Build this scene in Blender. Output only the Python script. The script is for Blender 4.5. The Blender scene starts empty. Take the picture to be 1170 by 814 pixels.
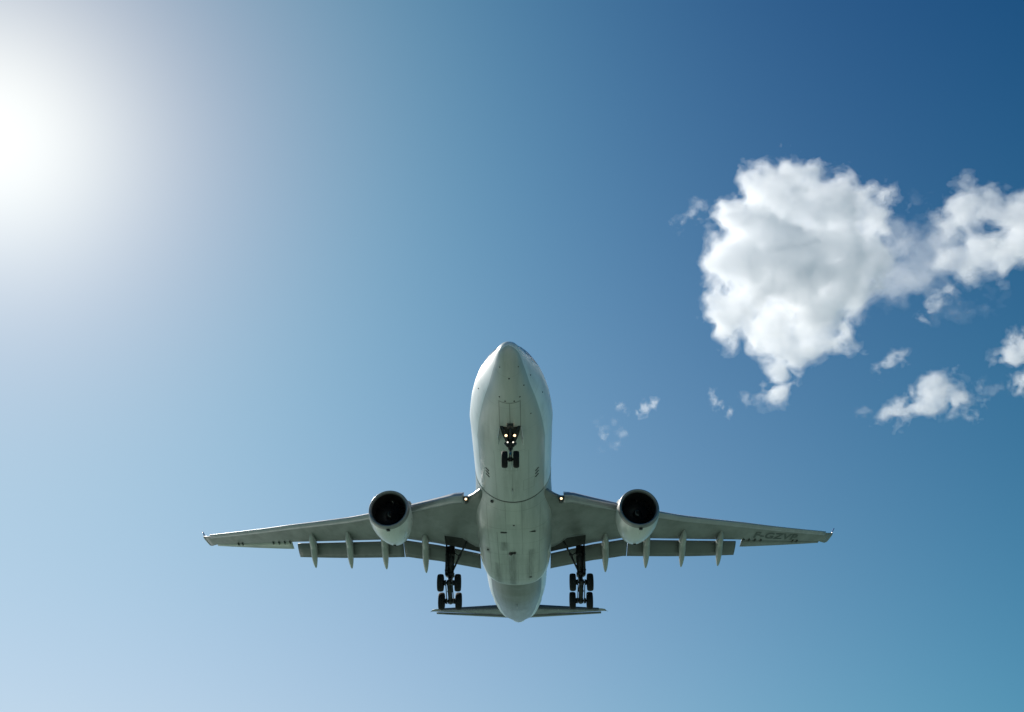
import bpy, bmesh, math, random
import numpy as np
from mathutils import Vector, Matrix

random.seed(7)
S = bpy.context.scene
COL = S.collection
PI = math.pi
R = math.radians

# ------------------------------------------------------------------ camera, sky, sun, exposure
CAM_Z = 1.75
CAM_PITCH, CAM_YAW = 0.583214434 - R(4.0), -0.0169593
cam = bpy.data.objects.new('camera', bpy.data.cameras.new('camera'))
COL.objects.link(cam)
cam.data.sensor_fit = 'HORIZONTAL'
cam.data.sensor_width = 36.0
cam.data.lens = 36.0 * 1013.6 / 1170.0
cam.data.clip_start, cam.data.clip_end = 0.1, 60000.0
fw = Vector((math.sin(CAM_YAW) * math.cos(CAM_PITCH), math.cos(CAM_YAW) * math.cos(CAM_PITCH), math.sin(CAM_PITCH)))
rt = Vector((math.cos(CAM_YAW), -math.sin(CAM_YAW), 0.0))
up = rt.cross(fw)
CAM_ROT = Matrix((rt, up, -fw)).transposed()
cam.matrix_world = Matrix.Translation((0, 0, CAM_Z)) @ CAM_ROT.to_4x4()
S.camera = cam

EXPOSURE = 0.2
SUN_EL, SUN_AZ = R(36.75), R(-39.35)          # azimuth measured from +Y towards +X
sun_dir = Vector((math.sin(SUN_AZ) * math.cos(SUN_EL), math.cos(SUN_AZ) * math.cos(SUN_EL), math.sin(SUN_EL)))

W = bpy.data.worlds.new('World')
S.world = W
W.use_nodes = True
wn, wl = W.node_tree.nodes, W.node_tree.links
wn.clear()
w_out = wn.new('ShaderNodeOutputWorld')
w_bg = wn.new('ShaderNodeBackground')
w_sky = wn.new('ShaderNodeTexSky')
w_sky.sky_type = 'NISHITA'
w_sky.sun_disc = False
w_sky.sun_elevation = SUN_EL
w_sky.sun_rotation = SUN_AZ
w_sky.air_density, w_sky.dust_density, w_sky.ozone_density = 1.0, 0.0, 1.0
w_bg.inputs['Strength'].default_value = 0.10


def wmath(op, a, b=None):
    n = wn.new('ShaderNodeMath')
    n.operation = op
    for i, v in enumerate((a, b)):
        if v is None:
            continue
        if isinstance(v, (int, float)):
            n.inputs[i].default_value = v
        else:
            wl.new(v, n.inputs[i])
    return n.outputs[0]


# the air's own colour response and the bright aureole of haze round the sun, both by direction in the sky
w_tc = wn.new('ShaderNodeTexCoord')
w_dot = wn.new('ShaderNodeVectorMath')
w_dot.operation = 'DOT_PRODUCT'
wl.new(w_tc.outputs['Generated'], w_dot.inputs[0])
w_dot.inputs[1].default_value = sun_dir
w_ang = wmath('MULTIPLY', wmath('ARCCOSINE', wmath('MINIMUM', w_dot.outputs['Value'], 0.999999)), 180.0 / PI)
w_dir = wn.new('ShaderNodeSeparateXYZ')
wl.new(w_tc.outputs['Generated'], w_dir.inputs[0])
w_el = wmath('MULTIPLY', wmath('ARCSINE', wmath('MAXIMUM', w_dir.outputs[2], 0.0)), 180.0 / PI)


def w_bell(width):
    return wmath('EXPONENT', wmath('MULTIPLY', wmath('POWER', wmath('DIVIDE', w_ang, width), 2.0), -1.0))


def w_haze(height, width):
    """haze thickening towards the horizon, brightest below the sun and never gone on the far side"""
    return wmath('MULTIPLY', wmath('EXPONENT', wmath('DIVIDE', w_el, -height)), wmath('MAXIMUM', w_bell(width), 0.34 if width > 70 else 0.0))


w_sep = wn.new('ShaderNodeSeparateColor')
w_com = wn.new('ShaderNodeCombineColor')
wl.new(w_sky.outputs[0], w_sep.inputs[0])
w_broad = wmath('MULTIPLY', wmath('EXPONENT', wmath('DIVIDE', w_el, -28.0)), wmath('EXPONENT', wmath('MULTIPLY', wmath('POWER', wmath('DIVIDE', w_ang, 52.0), 4.0), -1.0)))
SKY = ((1.0, 0.004, ((w_bell(5), 0.10), (w_bell(8), 0.40), (w_bell(16), 0.285), (w_bell(27), 0.14), (w_haze(12, 45), 0.68), (w_haze(18, 62), 0.22), (w_broad, 0.185), (1.0, -0.007))),
       (1.4, 0.06, ((w_bell(5), 0.08), (w_bell(8), 0.44), (w_bell(30), 0.345), (w_haze(24, 72), 0.84), (w_broad, 0.05), (w_haze(14, 38), -0.16))),
       (1.0, 0.262, ((w_bell(5), 0.08), (w_bell(8), 0.30), (w_bell(30), 0.20), (w_bell(50), 0.10), (w_haze(34, 75), 0.72), (w_haze(14, 38), -0.40), (w_broad, 0.07))))
for ch, (g, k, terms) in enumerate(SKY):
    total = wmath('MULTIPLY', wmath('POWER', wmath('MULTIPLY', w_sep.outputs[ch], 0.1), g), k)
    for t_, c_ in terms:
        total = wmath('ADD', total, wmath('MULTIPLY', t_, c_))
    total = wmath('MAXIMUM', total, 0.003)
    wl.new(wmath('MULTIPLY', total, 10.0 / 2.0 ** EXPOSURE), w_com.inputs[ch])
wl.new(w_com.outputs[0], w_bg.inputs['Color'])
wl.new(w_bg.outputs[0], w_out.inputs['Surface'])

sun = bpy.data.objects.new('sun', bpy.data.lights.new('sun', 'SUN'))
COL.objects.link(sun)
sun.data.energy = 5.0
sun.data.angle = R(0.5)
sun.data.color = (1.0, 0.95, 0.87)
sun.location = sun_dir * 200.0
sun.rotation_euler = (-sun_dir).to_track_quat('-Z', 'Y').to_euler()

vs = S.view_settings
vs.view_transform = 'Standard'
vs.look = 'None'
vs.exposure = EXPOSURE
vs.gamma = 1.0
vs.use_curve_mapping = False
S.render.engine = 'CYCLES'
cy = S.cycles
cy.max_bounces = 72
cy.diffuse_bounces = 4
cy.glossy_bounces = 4
cy.transmission_bounces = 4
cy.volume_bounces = 64
cy.transparent_max_bounces = 256
cy.use_denoising = True
cy.use_fast_gi = False
cy.caustics_reflective = True
cy.caustics_refractive = False
cy.sample_clamp_indirect = 6.0

# ------------------------------------------------------------------ helpers


def newmat(name):
    m = bpy.data.materials.new(name)
    m.use_nodes = True
    nt = m.node_tree
    b = nt.nodes['Principled BSDF']
    return m, nt, b


class NT:
    """short hand for wiring math nodes in one material"""

    def __init__(self, nt):
        self.nt = nt

    def math(self, op, a, b=None, c=None, clamp=False):
        n = self.nt.nodes.new('ShaderNodeMath')
        n.operation = op
        n.use_clamp = clamp
        for i, v in enumerate((a, b, c)):
            if v is None:
                continue
            if isinstance(v, (int, float)):
                n.inputs[i].default_value = v
            else:
                self.nt.links.new(v, n.inputs[i])
        return n.outputs[0]

    def mix(self, f, a, b):
        n = self.nt.nodes.new('ShaderNodeMix')
        n.data_type = 'RGBA'
        for sock, v in ((n.inputs[0], f), (n.inputs[6], a), (n.inputs[7], b)):
            if hasattr(v, 'is_linked') or hasattr(v, 'links'):
                self.nt.links.new(v, sock)
            elif isinstance(v, (int, float)):
                sock.default_value = v
            else:
                sock.default_value = (*v, 1.0)
        return n.outputs[2]

    def noise(self, vec, scale, detail=4.0, rough=0.55):
        n = self.nt.nodes.new('ShaderNodeTexNoise')
        n.inputs['Scale'].default_value = scale
        n.inputs['Detail'].default_value = detail
        n.inputs['Roughness'].default_value = rough
        self.nt.links.new(vec, n.inputs['Vector'])
        return n.outputs['Fac']

    def obj(self):
        n = self.nt.nodes.new('ShaderNodeTexCoord')
        return n.outputs['Object']

    def mapped(self, vec, scale):
        n = self.nt.nodes.new('ShaderNodeMapping')
        n.inputs['Scale'].default_value = scale
        self.nt.links.new(vec, n.inputs['Vector'])
        return n.outputs[0]

    def sep(self, vec):
        n = self.nt.nodes.new('ShaderNodeSeparateXYZ')
        self.nt.links.new(vec, n.inputs[0])
        return n.outputs

    def box(self, xyz, x0, x1, y0, y1, soft=0.01):
        """1 inside a rectangle in plan"""
        f = None
        for s, lo, hi in ((xyz[0], x0, x1), (xyz[1], y0, y1)):
            d = self.math('SUBTRACT', (hi - lo) / 2.0, self.math('ABSOLUTE', self.math('SUBTRACT', s, (lo + hi) / 2.0)))
            v = self.math('MULTIPLY_ADD', d, 1.0 / soft, 0.5, clamp=True)
            f = v if f is None else self.math('MULTIPLY', f, v)
        return f


def paint(name, col, rough=0.35, metal=0.0, dirt=0.25, scale=(1.6, 0.22, 1.6), spec=0.5, coat=0.0):
    """painted or bare surface with streaks of grime running with the airflow"""
    m, nt, b = newmat(name)
    k = NT(nt)
    o = k.obj()
    n1 = k.noise(k.mapped(o, scale), 1.0, 6.0, 0.65)
    n2 = k.noise(o, 0.55, 3.0, 0.5)
    f = k.math('MULTIPLY', k.math('MULTIPLY_ADD', n1, 3.2, -1.25, clamp=True), k.math('MULTIPLY_ADD', n2, 2.0, -0.4, clamp=True))
    f = k.math('MULTIPLY', f, dirt)
    c = k.mix(f, col, tuple(x * 0.42 for x in col))
    nt.links.new(c, b.inputs['Base Color'])
    nt.links.new(k.math('MULTIPLY_ADD', n1, 0.3, rough - 0.15), b.inputs['Roughness'])
    b.inputs['Metallic'].default_value = metal
    b.inputs['Specular IOR Level'].default_value = spec
    b.inputs['Coat Weight'].default_value = coat
    b.inputs['Coat Roughness'].default_value = 0.15
    return m


def lamp_mat(name, col, strength):
    m, nt, b = newmat(name)
    b.inputs['Base Color'].default_value = (*col, 1)
    b.inputs['Emission Color'].default_value = (*col, 1)
    b.inputs['Emission Strength'].default_value = strength
    return m


def obj(name, bm, mat, parent=None, smooth=True, recalc=True):
    if recalc:
        bmesh.ops.recalc_face_normals(bm, faces=bm.faces)
    me = bpy.data.meshes.new(name)
    bm.to_mesh(me)
    bm.free()
    for m in (mat if isinstance(mat, (list, tuple)) else [mat]):
        me.materials.append(m)
    if smooth:
        me.polygons.foreach_set('use_smooth', [True] * len(me.polygons))
    o = bpy.data.objects.new(name, me)
    COL.objects.link(o)
    o.parent = parent
    return o


def empty(name, parent=None, loc=(0, 0, 0)):
    o = bpy.data.objects.new(name, None)
    o.empty_display_size = 0.3
    COL.objects.link(o)
    o.parent = parent
    o.location = loc
    return o


def loft(rings, closed=True, cap=True, bm=None):
    """skin a list of rings (equal point counts)"""
    bm = bm or bmesh.new()
    vs_ = [[bm.verts.new(p) for p in r] for r in rings]
    n = len(rings[0])
    for i in range(len(rings) - 1):
        for j in range(n if closed else n - 1):
            a, b2 = j, (j + 1) % n
            bm.faces.new((vs_[i][a], vs_[i][b2], vs_[i + 1][b2], vs_[i + 1][a]))
    if cap and closed:
        for r in (vs_[0], vs_[-1]):
            if len({tuple(round(c, 5) for c in v.co) for v in r}) > 2:
                bm.faces.new(r)
    return bm


def tube(bm, p0, p1, r0, r1=None, n=16, cap=True):
    p0, p1 = Vector(p0), Vector(p1)
    r1 = r0 if r1 is None else r1
    d = (p1 - p0).normalized()
    a = d.orthogonal().normalized()
    b = d.cross(a)
    rings = [[p + (a * math.cos(2 * PI * i / n) + b * math.sin(2 * PI * i / n)) * r for i in range(n)] for p, r in ((p0, r0), (p1, r1))]
    return loft(rings, bm=bm, cap=cap)


def box(bm, c, s, rot=None):
    m = Matrix.Translation(c) @ (rot.to_4x4() if rot else Matrix()) @ Matrix.Diagonal((*s, 1.0))
    bmesh.ops.create_cube(bm, size=1.0, matrix=m)
    return bm


def revolve(bm, prof, origin, axis='y', n=48, cap=False):
    """prof: (distance along axis, radius)"""
    o = Vector(origin)
    rings = []
    for t, r in prof:
        ring = []
        for i in range(n):
            a = 2 * PI * i / n
            c, s = math.cos(a) * r, math.sin(a) * r
            ring.append(o + (Vector((c, t, s)) if axis == 'y' else Vector((t, c, s)) if axis == 'x' else Vector((c, s, t))))
        rings.append(ring)
    return loft(rings, bm=bm, cap=cap)


def lerp(x, xs, ys):
    return float(np.interp(x, xs, ys))


def tag(o, label=None, cat=None, group=None, kind=None):
    for k_, v in (('label', label), ('category', cat), ('group', group), ('kind', kind)):
        if v:
            o[k_] = v
    return o


# ------------------------------------------------------------------ materials
M = {}
M['white'] = paint('white_paint', (0.58, 0.59, 0.58), 0.30, dirt=0.5, coat=0.3)
M['grey'] = paint('grey_paint', (0.46, 0.49, 0.47), 0.36, dirt=0.4)
M['wing'] = paint('wing_grey_paint', (0.165, 0.178, 0.172), 0.40, dirt=0.85, scale=(0.9, 0.5, 0.9))
M['flap'] = paint('flap_grey_paint', (0.11, 0.12, 0.116), 0.45, dirt=0.4)
M['fairing_grey'] = paint('fairing_pale_grey_paint', (0.34, 0.36, 0.34), 0.35, dirt=0.5)
M['pale'] = paint('pale_panel_paint', (0.42, 0.44, 0.40), 0.38, dirt=0.6, scale=(0.6, 1.5, 0.6))
M['metal'] = paint('bare_lip_metal', (0.24, 0.24, 0.245), 0.42, metal=0.6, dirt=0.3)
M['slat'] = paint('slat_metal', (0.36, 0.36, 0.38), 0.36, metal=0.5, dirt=0.4)
M['gear'] = paint('gear_metal', (0.026, 0.028, 0.028), 0.45, metal=0.3, dirt=0.6, scale=(6, 6, 6))
M['piston'] = paint('piston_chrome', (0.22, 0.23, 0.24), 0.25, metal=0.9, dirt=0.2)
M['tyre'] = paint('tyre_rubber', (0.008, 0.008, 0.009), 0.75, dirt=0.3, spec=0.3)
M['hub'] = paint('wheel_hub_metal', (0.09, 0.09, 0.09), 0.45, metal=0.4, dirt=0.5, scale=(6, 6, 6))
M['bay'] = paint('bay_shade', (0.018, 0.02, 0.018), 0.8, dirt=0.3)  # near-black colour stands in for the shade inside the wheel bays
M['dark'] = paint('intake_dark', (0.012, 0.012, 0.013), 0.5, dirt=0.2)
M['fan'] = paint('fan_titanium', (0.035, 0.035, 0.04), 0.35, metal=0.6, dirt=0.2)
M['hot'] = paint('exhaust_metal', (0.16, 0.14, 0.12), 0.4, metal=0.8, dirt=0.5)
M['glass'] = paint('cockpit_glass', (0.02, 0.028, 0.045), 0.2, dirt=0.0, spec=0.25)
M['mark'] = paint('marking_paint', (0.032, 0.048, 0.042), 0.5, dirt=0.0)
M['shaded_edge'] = paint('shaded_leading_edge', (0.05, 0.06, 0.085), 0.25, metal=0.4, dirt=0.1)  # shade and dark sky reflection on the tailplane nose put into the colour
M['tipblue'] = paint('winglet_blue_paint', (0.035, 0.09, 0.22), 0.3, dirt=0.1)
M['lamp'] = lamp_mat('landing_lamp_glow', (1.0, 0.70, 0.40), 2.3)
M['lamp_small'] = lamp_mat('taxi_lamp_glow', (1.0, 0.92, 0.8), 1.2)


def lines(k, xyz, rects, soft=0.02):
    f = None
    for r in rects:
        v = k.box(xyz, *r, soft=soft)
        f = v if f is None else k.math('MAXIMUM', f, v)
    return f


def fuselage_material():
    m, nt, b = newmat('fuselage_paint')
    k = NT(nt)
    o = k.obj()
    xyz = k.sep(o)
    at = nt.nodes.new('ShaderNodeAttribute')
    at.attribute_name = 'belly'
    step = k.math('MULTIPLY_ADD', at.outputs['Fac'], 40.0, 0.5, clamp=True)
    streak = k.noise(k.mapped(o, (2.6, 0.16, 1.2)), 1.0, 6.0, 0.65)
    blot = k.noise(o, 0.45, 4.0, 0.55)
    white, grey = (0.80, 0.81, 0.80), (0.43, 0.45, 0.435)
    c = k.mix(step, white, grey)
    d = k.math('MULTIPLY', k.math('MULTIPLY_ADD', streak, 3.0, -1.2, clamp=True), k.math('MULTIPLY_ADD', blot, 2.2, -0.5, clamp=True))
    c = k.mix(k.math('MULTIPLY', d, 0.5), c, (0.17, 0.19, 0.17))  # grime streaks, their contrast raised to paint in pale reflections along the belly
    c = k.mix(k.math('MULTIPLY', step, k.math('GREATER_THAN', xyz[1], 33.0)), c, k.mix(d, (0.205, 0.22, 0.22), (0.13, 0.142, 0.14)))
    # frame joints, seen as very faint rings, and lap joints running fore and aft
    ring = k.math('LESS_THAN', k.math('ABSOLUTE', k.math('SUBTRACT', k.math('FRACT', k.math('DIVIDE', xyz[1], 2.65)), 0.5)), 0.008)
    c = k.mix(k.math('MULTIPLY', ring, 0.20), c, (0.14, 0.15, 0.14))
    lap = lines(k, xyz, [(-1.16, -1.12, 9.4, 17.0), (1.12, 1.16, 9.4, 17.0), (-0.46, -0.42, 10.2, 11.9), (0.36, 0.40, 10.2, 11.9), (-0.46, 0.40, 10.18, 10.24), (-0.46, 0.40, 11.86, 11.92),
                         (0.75, 0.79, 13.6, 15.2), (1.5, 1.54, 13.6, 15.2), (0.75, 1.54, 13.58, 13.64), (0.75, 1.54, 15.16, 15.22), (-0.02, 0.02, 12.4, 17.0), (-0.9, 0.9, 9.0, 9.06)], 0.03)
    c = k.mix(k.math('MULTIPLY', k.math('MULTIPLY', lap, k.math('LESS_THAN', xyz[2], -1.2)), 0.38), c, (0.10, 0.11, 0.10))
    grime = k.math('MULTIPLY', k.box(xyz, -0.5, 0.45, 8.4, 16.5, 0.7), k.math('MULTIPLY_ADD', streak, 3.0, -1.1, clamp=True))
    c = k.mix(k.math('MULTIPLY', k.math('MULTIPLY', grime, k.math('LESS_THAN', xyz[2], -1.2)), 0.5), c, (0.15, 0.16, 0.15))
    # outline of the closed nose gear doors and their centre joint
    under = k.math('LESS_THAN', xyz[2], -1.2)
    seam = lines(k, xyz, [(-0.67, -0.61, 3.42, 5.9), (0.61, 0.67, 3.42, 5.9), (-0.66, 0.66, 3.40, 3.50), (-0.022, 0.022, 3.45, 5.9)], 0.03)
    c = k.mix(k.math('MULTIPLY', k.math('MULTIPLY', seam, under), 0.62), c, (0.09, 0.10, 0.09))
    # soot patch under the tail cone behind the fairing
    soot = k.math('MULTIPLY', k.box(xyz, -1.2, 1.0, 34.0, 45.0, 1.6), k.math('MULTIPLY_ADD', blot, 2.6, -0.40, clamp=True))
    c = k.mix(k.math('MULTIPLY', k.math('MULTIPLY', soot, k.math('LESS_THAN', xyz[2], -0.6)), 0.9), c, (0.08, 0.09, 0.08))
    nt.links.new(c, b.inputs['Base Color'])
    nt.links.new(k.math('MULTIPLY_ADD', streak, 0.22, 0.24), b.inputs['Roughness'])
    b.inputs['Coat Weight'].default_value = 0.10
    b.inputs['Coat Roughness'].default_value = 0.12
    return m


def fairing_material():
    m, nt, b = newmat('belly_fairing_paint')
    k = NT(nt)
    o = k.obj()
    xyz = k.sep(o)
    streak = k.noise(k.mapped(o, (2.4, 0.14, 1.0)), 1.0, 6.0, 0.68)
    blot = k.noise(o, 0.5, 4.0, 0.6)
    c = k.mix(k.math('MULTIPLY_ADD', streak, 2.6, -1.0, clamp=True), (0.385, 0.41, 0.39), (0.27, 0.295, 0.28))
    c = k.mix(k.math('MULTIPLY', k.math('MULTIPLY_ADD', blot, 2.6, -1.05, clamp=True), 0.35), c, (0.22, 0.25, 0.22))
    seam = lines(k, xyz, [(-1.33, -1.27, 21.6, 33.6), (1.12, 1.18, 25.4, 32.6), (-2.6, 2.6, 26.0, 26.05), (-2.5, 2.5, 30.6, 30.66),
                          (-2.8, 2.8, 21.0, 21.04), (-0.62, -0.58, 17.0, 26.0), (0.60, 0.64, 17.0, 26.0), (-2.9, 2.9, 23.6, 23.64), (1.95, 1.99, 18.5, 30.6), (-2.02, -1.98, 18.5, 30.6), (-2.6, 2.6, 18.4, 18.44), (-1.3, 1.15, 28.3, 28.34), (0.2, 0.24, 28.3, 33.5), (-2.4, 2.4, 32.3, 32.35)], 0.04)
    c = k.mix(k.math('MULTIPLY', seam, k.math('MULTIPLY_ADD', blot, 1.3, 0.05, clamp=True)), c, (0.12, 0.14, 0.12))
    # fluid stains trailing back from the drains
    st = None
    for x0, x1, y0, y1, s_ in ((-0.75, 0.15, 25.6, 34.0, 0.5), (-1.7, -1.2, 28.0, 33.5, 0.4), (1.0, 1.5, 25.0, 32.0, 0.4), (-1.1, -0.5, 23.4, 25.2, 0.3), (-2.4, -1.9, 25.2, 26.4, 0.35)):
        v = k.box(xyz, x0, x1, y0, y1, s_)
        st = v if st is None else k.math('MAXIMUM', st, v)
    st = k.math('MULTIPLY', st, k.math('MULTIPLY_ADD', streak, 3.0, -0.8, clamp=True))
    c = k.mix(k.math('MULTIPLY', st, 0.92), c, (0.085, 0.10, 0.085))
    # bare patch with a paler sealant panel
    c = k.mix(k.math('MULTIPLY', k.box(xyz, -0.55, 0.5, 17.2, 20.3, 0.15), 0.22), c, (0.62, 0.66, 0.60))
    at = nt.nodes.new('ShaderNodeAttribute')
    at.attribute_name = 'belly'
    c = k.mix(k.math('MULTIPLY_ADD', at.outputs['Fac'], 40.0, 0.5, clamp=True), (0.79, 0.80, 0.79), c)
    nt.links.new(c, b.inputs['Base Color'])
    nt.links.new(k.math('MULTIPLY_ADD', streak, 0.25, 0.24), b.inputs['Roughness'])
    b.inputs['Coat Weight'].default_value = 0.2
    b.inputs['Coat Roughness'].default_value = 0.2
    return m




def pane_material():
    m, nt, b = newmat('cabin_window_panes')
    k = NT(nt)
    xyz = k.sep(k.obj())
    pane = k.math('LESS_THAN', k.math('ABSOLUTE', k.math('SUBTRACT', k.math('FRACT', k.math('DIVIDE', xyz[1], 0.53)), 0.5)), 0.24)
    nt.links.new(k.mix(pane, (0.79, 0.80, 0.80), (0.02, 0.025, 0.03)), b.inputs['Base Color'])
    b.inputs['Roughness'].default_value = 0.2
    return m


M['panes'] = pane_material()
M['fuselage'] = fuselage_material()
M['fairing'] = fairing_material()

# ------------------------------------------------------------------ setting: sea under the approach, beach under the camera


def disc(name, rings, z, mat):
    bm = bmesh.new()
    prev = None
    n = 96
    for r in rings:
        ring = [bm.verts.new((math.cos(2 * PI * i / n) * r, math.sin(2 * PI * i / n) * r, z)) for i in range(n)]
        if prev is None:
            bm.faces.new(ring)
        else:
            for i in range(n):
                bm.faces.new((prev[i], prev[(i + 1) % n], ring[(i + 1) % n], ring[i]))
        prev = ring
    return obj(name, bm, mat, smooth=False)


def sea_material():
    m, nt, b = newmat('shallow_sea_water')
    k = NT(nt)
    o = k.obj()
    n = k.noise(o, 0.02, 5.0, 0.6)
    c = k.mix(k.math('MULTIPLY_ADD', n, 2.4, -0.7, clamp=True), (0.155, 0.25, 0.195), (0.205, 0.30, 0.235))
    dist = nt.nodes.new('ShaderNodeVectorMath')
    dist.operation = 'LENGTH'
    nt.links.new(o, dist.inputs[0])
    deep = k.math('MULTIPLY_ADD', k.math('ADD', dist.outputs['Value'], k.math('MULTIPLY', n, 120.0)), 1.0 / 350.0, -0.75, clamp=True)
    c = k.mix(deep, c, (0.05, 0.11, 0.14))
    nt.links.new(c, b.inputs['Base Color'])
    b.inputs['Roughness'].default_value = 0.38
    b.inputs['IOR'].default_value = 1.33
    bump = nt.nodes.new('ShaderNodeBump')
    bump.inputs['Strength'].default_value = 0.6
    bump.inputs['Distance'].default_value = 0.4
    nt.links.new(k.noise(o, 0.6, 4.0, 0.6), bump.inputs['Height'])
    nt.links.new(bump.outputs[0], b.inputs['Normal'])
    return m


def sand_material():
    m, nt, b = newmat('beach_sand')
    k = NT(nt)
    o = k.obj()
    n = k.noise(o, 1.2, 8.0, 0.65)
    nt.links.new(k.mix(n, (0.40, 0.36, 0.28), (0.52, 0.48, 0.38)), b.inputs['Base Color'])
    b.inputs['Roughness'].default_value = 0.9
    bump = nt.nodes.new('ShaderNodeBump')
    bump.inputs['Strength'].default_value = 0.5
    nt.links.new(n, bump.inputs['Height'])
    nt.links.new(bump.outputs[0], b.inputs['Normal'])
    return m


tag(disc('sea', (40, 200, 1000, 5000, 20000), -0.25, sea_material()), kind='structure')
bm = bmesh.new()
shore = [(x, 9.0 + 2.5 * math.sin(x * 0.05) + 1.2 * math.sin(x * 0.17 + 1.0)) for x in range(-300, 301, 6)]
top_ = [bm.verts.new((x, y - 7.0, 0.0)) for x, y in shore]
low_ = [bm.verts.new((x, y, -0.40)) for x, y in shore]
back = [bm.verts.new((x, -160.0, 0.05)) for x, y in shore]
for i in range(len(shore) - 1):
    bm.faces.new((back[i], back[i + 1], top_[i + 1], top_[i]))
    bm.faces.new((top_[i], top_[i + 1], low_[i + 1], low_[i]))
tag(obj('beach', bm, sand_material()), kind='structure')

# ------------------------------------------------------------------ the airliner (its own axes: nose at 0, aft is +Y, up is +Z)
PITCH = R(4.0)
Rp = Matrix.Rotation(-PITCH, 3, 'X')
plane = empty('airliner')
plane.location = Vector((0, 0, CAM_Z)) + Rp @ -Vector((0.950883, -42.087091, -29.187838))
plane.rotation_euler = (-PITCH, 0, 0)
tag(plane, 'white twin engine airliner coming in low overhead with wheels and flaps down', 'airplane')

FY = [-0.338, -0.254, -0.074, 0.19, 0.719, 1.247, 1.774, 2.301, 2.827, 3.353, 3.878, 4.402, 4.925, 5.967, 7, 8, 9, 10.5, 12, 15, 18, 38, 40, 42, 44, 46, 48, 50, 52, 54, 55.5, 57, 58, 58.6, 58.82]
FW = [0.019, 0.224, 0.424, 0.596, 0.768, 0.9, 1.077, 1.238, 1.397, 1.58, 1.77, 1.953, 2.096, 2.331, 2.529, 2.646, 2.744, 2.74, 2.755, 2.77, 2.79, 2.82, 2.81, 2.78, 2.685, 2.533, 2.481, 2.325, 2.157, 1.957, 1.435, 0.923, 0.748, 0.47, 0.284]
FB = [-0.92, -1.16, -1.35, -1.53, -1.78, -1.98, -2.15, -2.29, -2.4, -2.49, -2.57, -2.63, -2.68, -2.75, -2.79, -2.81, -2.82, -2.82, -2.82, -2.82, -2.82, -2.82, -2.68, -2.4, -2.071, -1.703, -1.308, -0.912, -0.515, -0.078, 0.275, 0.644, 0.85, 1.036, 1.191]
FT = [-0.88, -0.66, -0.47, -0.28, 0.02, 0.279, 0.544, 0.953, 1.325, 1.62, 1.815, 2.009, 2.25, 2.62, 2.8, 2.82, 2.82, 2.82, 2.82, 2.82, 2.82, 2.82, 2.82, 2.82, 2.82, 2.81, 2.78, 2.73, 2.63, 2.48, 2.32, 2.1, 1.9, 1.72, 1.56]
FC = [-0.9, -0.89, -0.88, -0.86, -0.8, -0.72, -0.63, -0.52, -0.42, -0.33, -0.25, -0.18, -0.13, -0.07, -0.03, 0, 0, 0, 0, 0, 0, 0, 0.03, 0.1, 0.2, 0.33, 0.48, 0.66, 0.85, 1.08, 1.22, 1.33, 1.36, 1.37, 1.37]
BA = [(-.4, -12), (1.0, -20), (2, -27), (3, -32), (4.5, -36), (7, -37), (10, -36), (40, -36), (44, -41), (50, -47), (55, -50), (56.6, -54), (57.4, -72), (57.9, -89), (60, -91)]


def fus_pt(y, a, off=0.0):
    """point on the skin at station y and angle a (0 = starboard side in the picture, -90 = keel)"""
    w, b, t, c = (lerp(y, FY, q) for q in (FW, FB, FT, FC))
    s = math.sin(a)
    z = c + (t - c) * s if s > 0 else c + (c - b) * s
    n = Vector((math.cos(a), 0, s))
    return Vector((w * math.cos(a), y, z)) + n * off


def keel_z(x, y, off=0.0):
    w, b, c = (lerp(y, FY, q) for q in (FW, FB, FC))
    return c - (c - b) * math.sqrt(max(0.0, 1 - (x / w) ** 2)) - off


NS = 96
ys = sorted(set([round(v, 3) for v in FY] + [round(v, 3) for v in np.arange(5.5, 58.5, 0.75)] + [0.45, 1.0, 1.5, 2.0, 2.55, 3.1, 3.6, 4.1, 4.7]))
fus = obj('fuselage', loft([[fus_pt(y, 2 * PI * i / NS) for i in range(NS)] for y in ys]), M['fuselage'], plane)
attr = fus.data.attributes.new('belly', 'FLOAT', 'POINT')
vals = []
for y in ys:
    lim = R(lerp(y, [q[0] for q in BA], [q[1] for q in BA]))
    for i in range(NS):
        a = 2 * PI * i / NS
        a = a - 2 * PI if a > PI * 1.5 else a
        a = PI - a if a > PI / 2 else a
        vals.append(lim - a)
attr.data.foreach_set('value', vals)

# cockpit windows: six panes wrapped on the upper nose
bm = bmesh.new()
for side in (1, -1):
    for y0a, y0b, a0, a1 in ((1.9, 2.9, 87, 56), (2.05, 3.1, 53, 30), (2.8, 3.9, 46, 24)):
        g = []
        for j in range(7):
            row = []
            for i in range(7):
                a = R(a0 + (a1 - a0) * i / 6)
                yy = y0a + (y0b - y0a) * j / 6 + 0.25 * (i / 6)
                p = fus_pt(yy, a, 0.012)
                p.x *= side
                row.append(bm.verts.new(p))
            g.append(row)
        for j in range(6):
            for i in range(6):
                bm.faces.new((g[j][i], g[j][i + 1], g[j + 1][i + 1], g[j + 1][i]))
obj('windshield', bm, M['glass'], fus)
# cabin windows: dark glazed band with its panes, high on the flanks
for side in (1, -1):
    bm = bmesh.new()
    r_ = []
    for q in range(63):
        yy = 7.6 + q * 0.62
        r_.append([bm.verts.new((v.x * side, v.y, v.z)) for v in (fus_pt(yy, R(12.3), 0.006), fus_pt(yy, R(15.7), 0.006))])
    for q in range(62):
        bm.faces.new((r_[q][0], r_[q][1], r_[q + 1][1], r_[q + 1][0]))
    obj('cabin_window_band', bm, M['panes'], fus)

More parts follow.
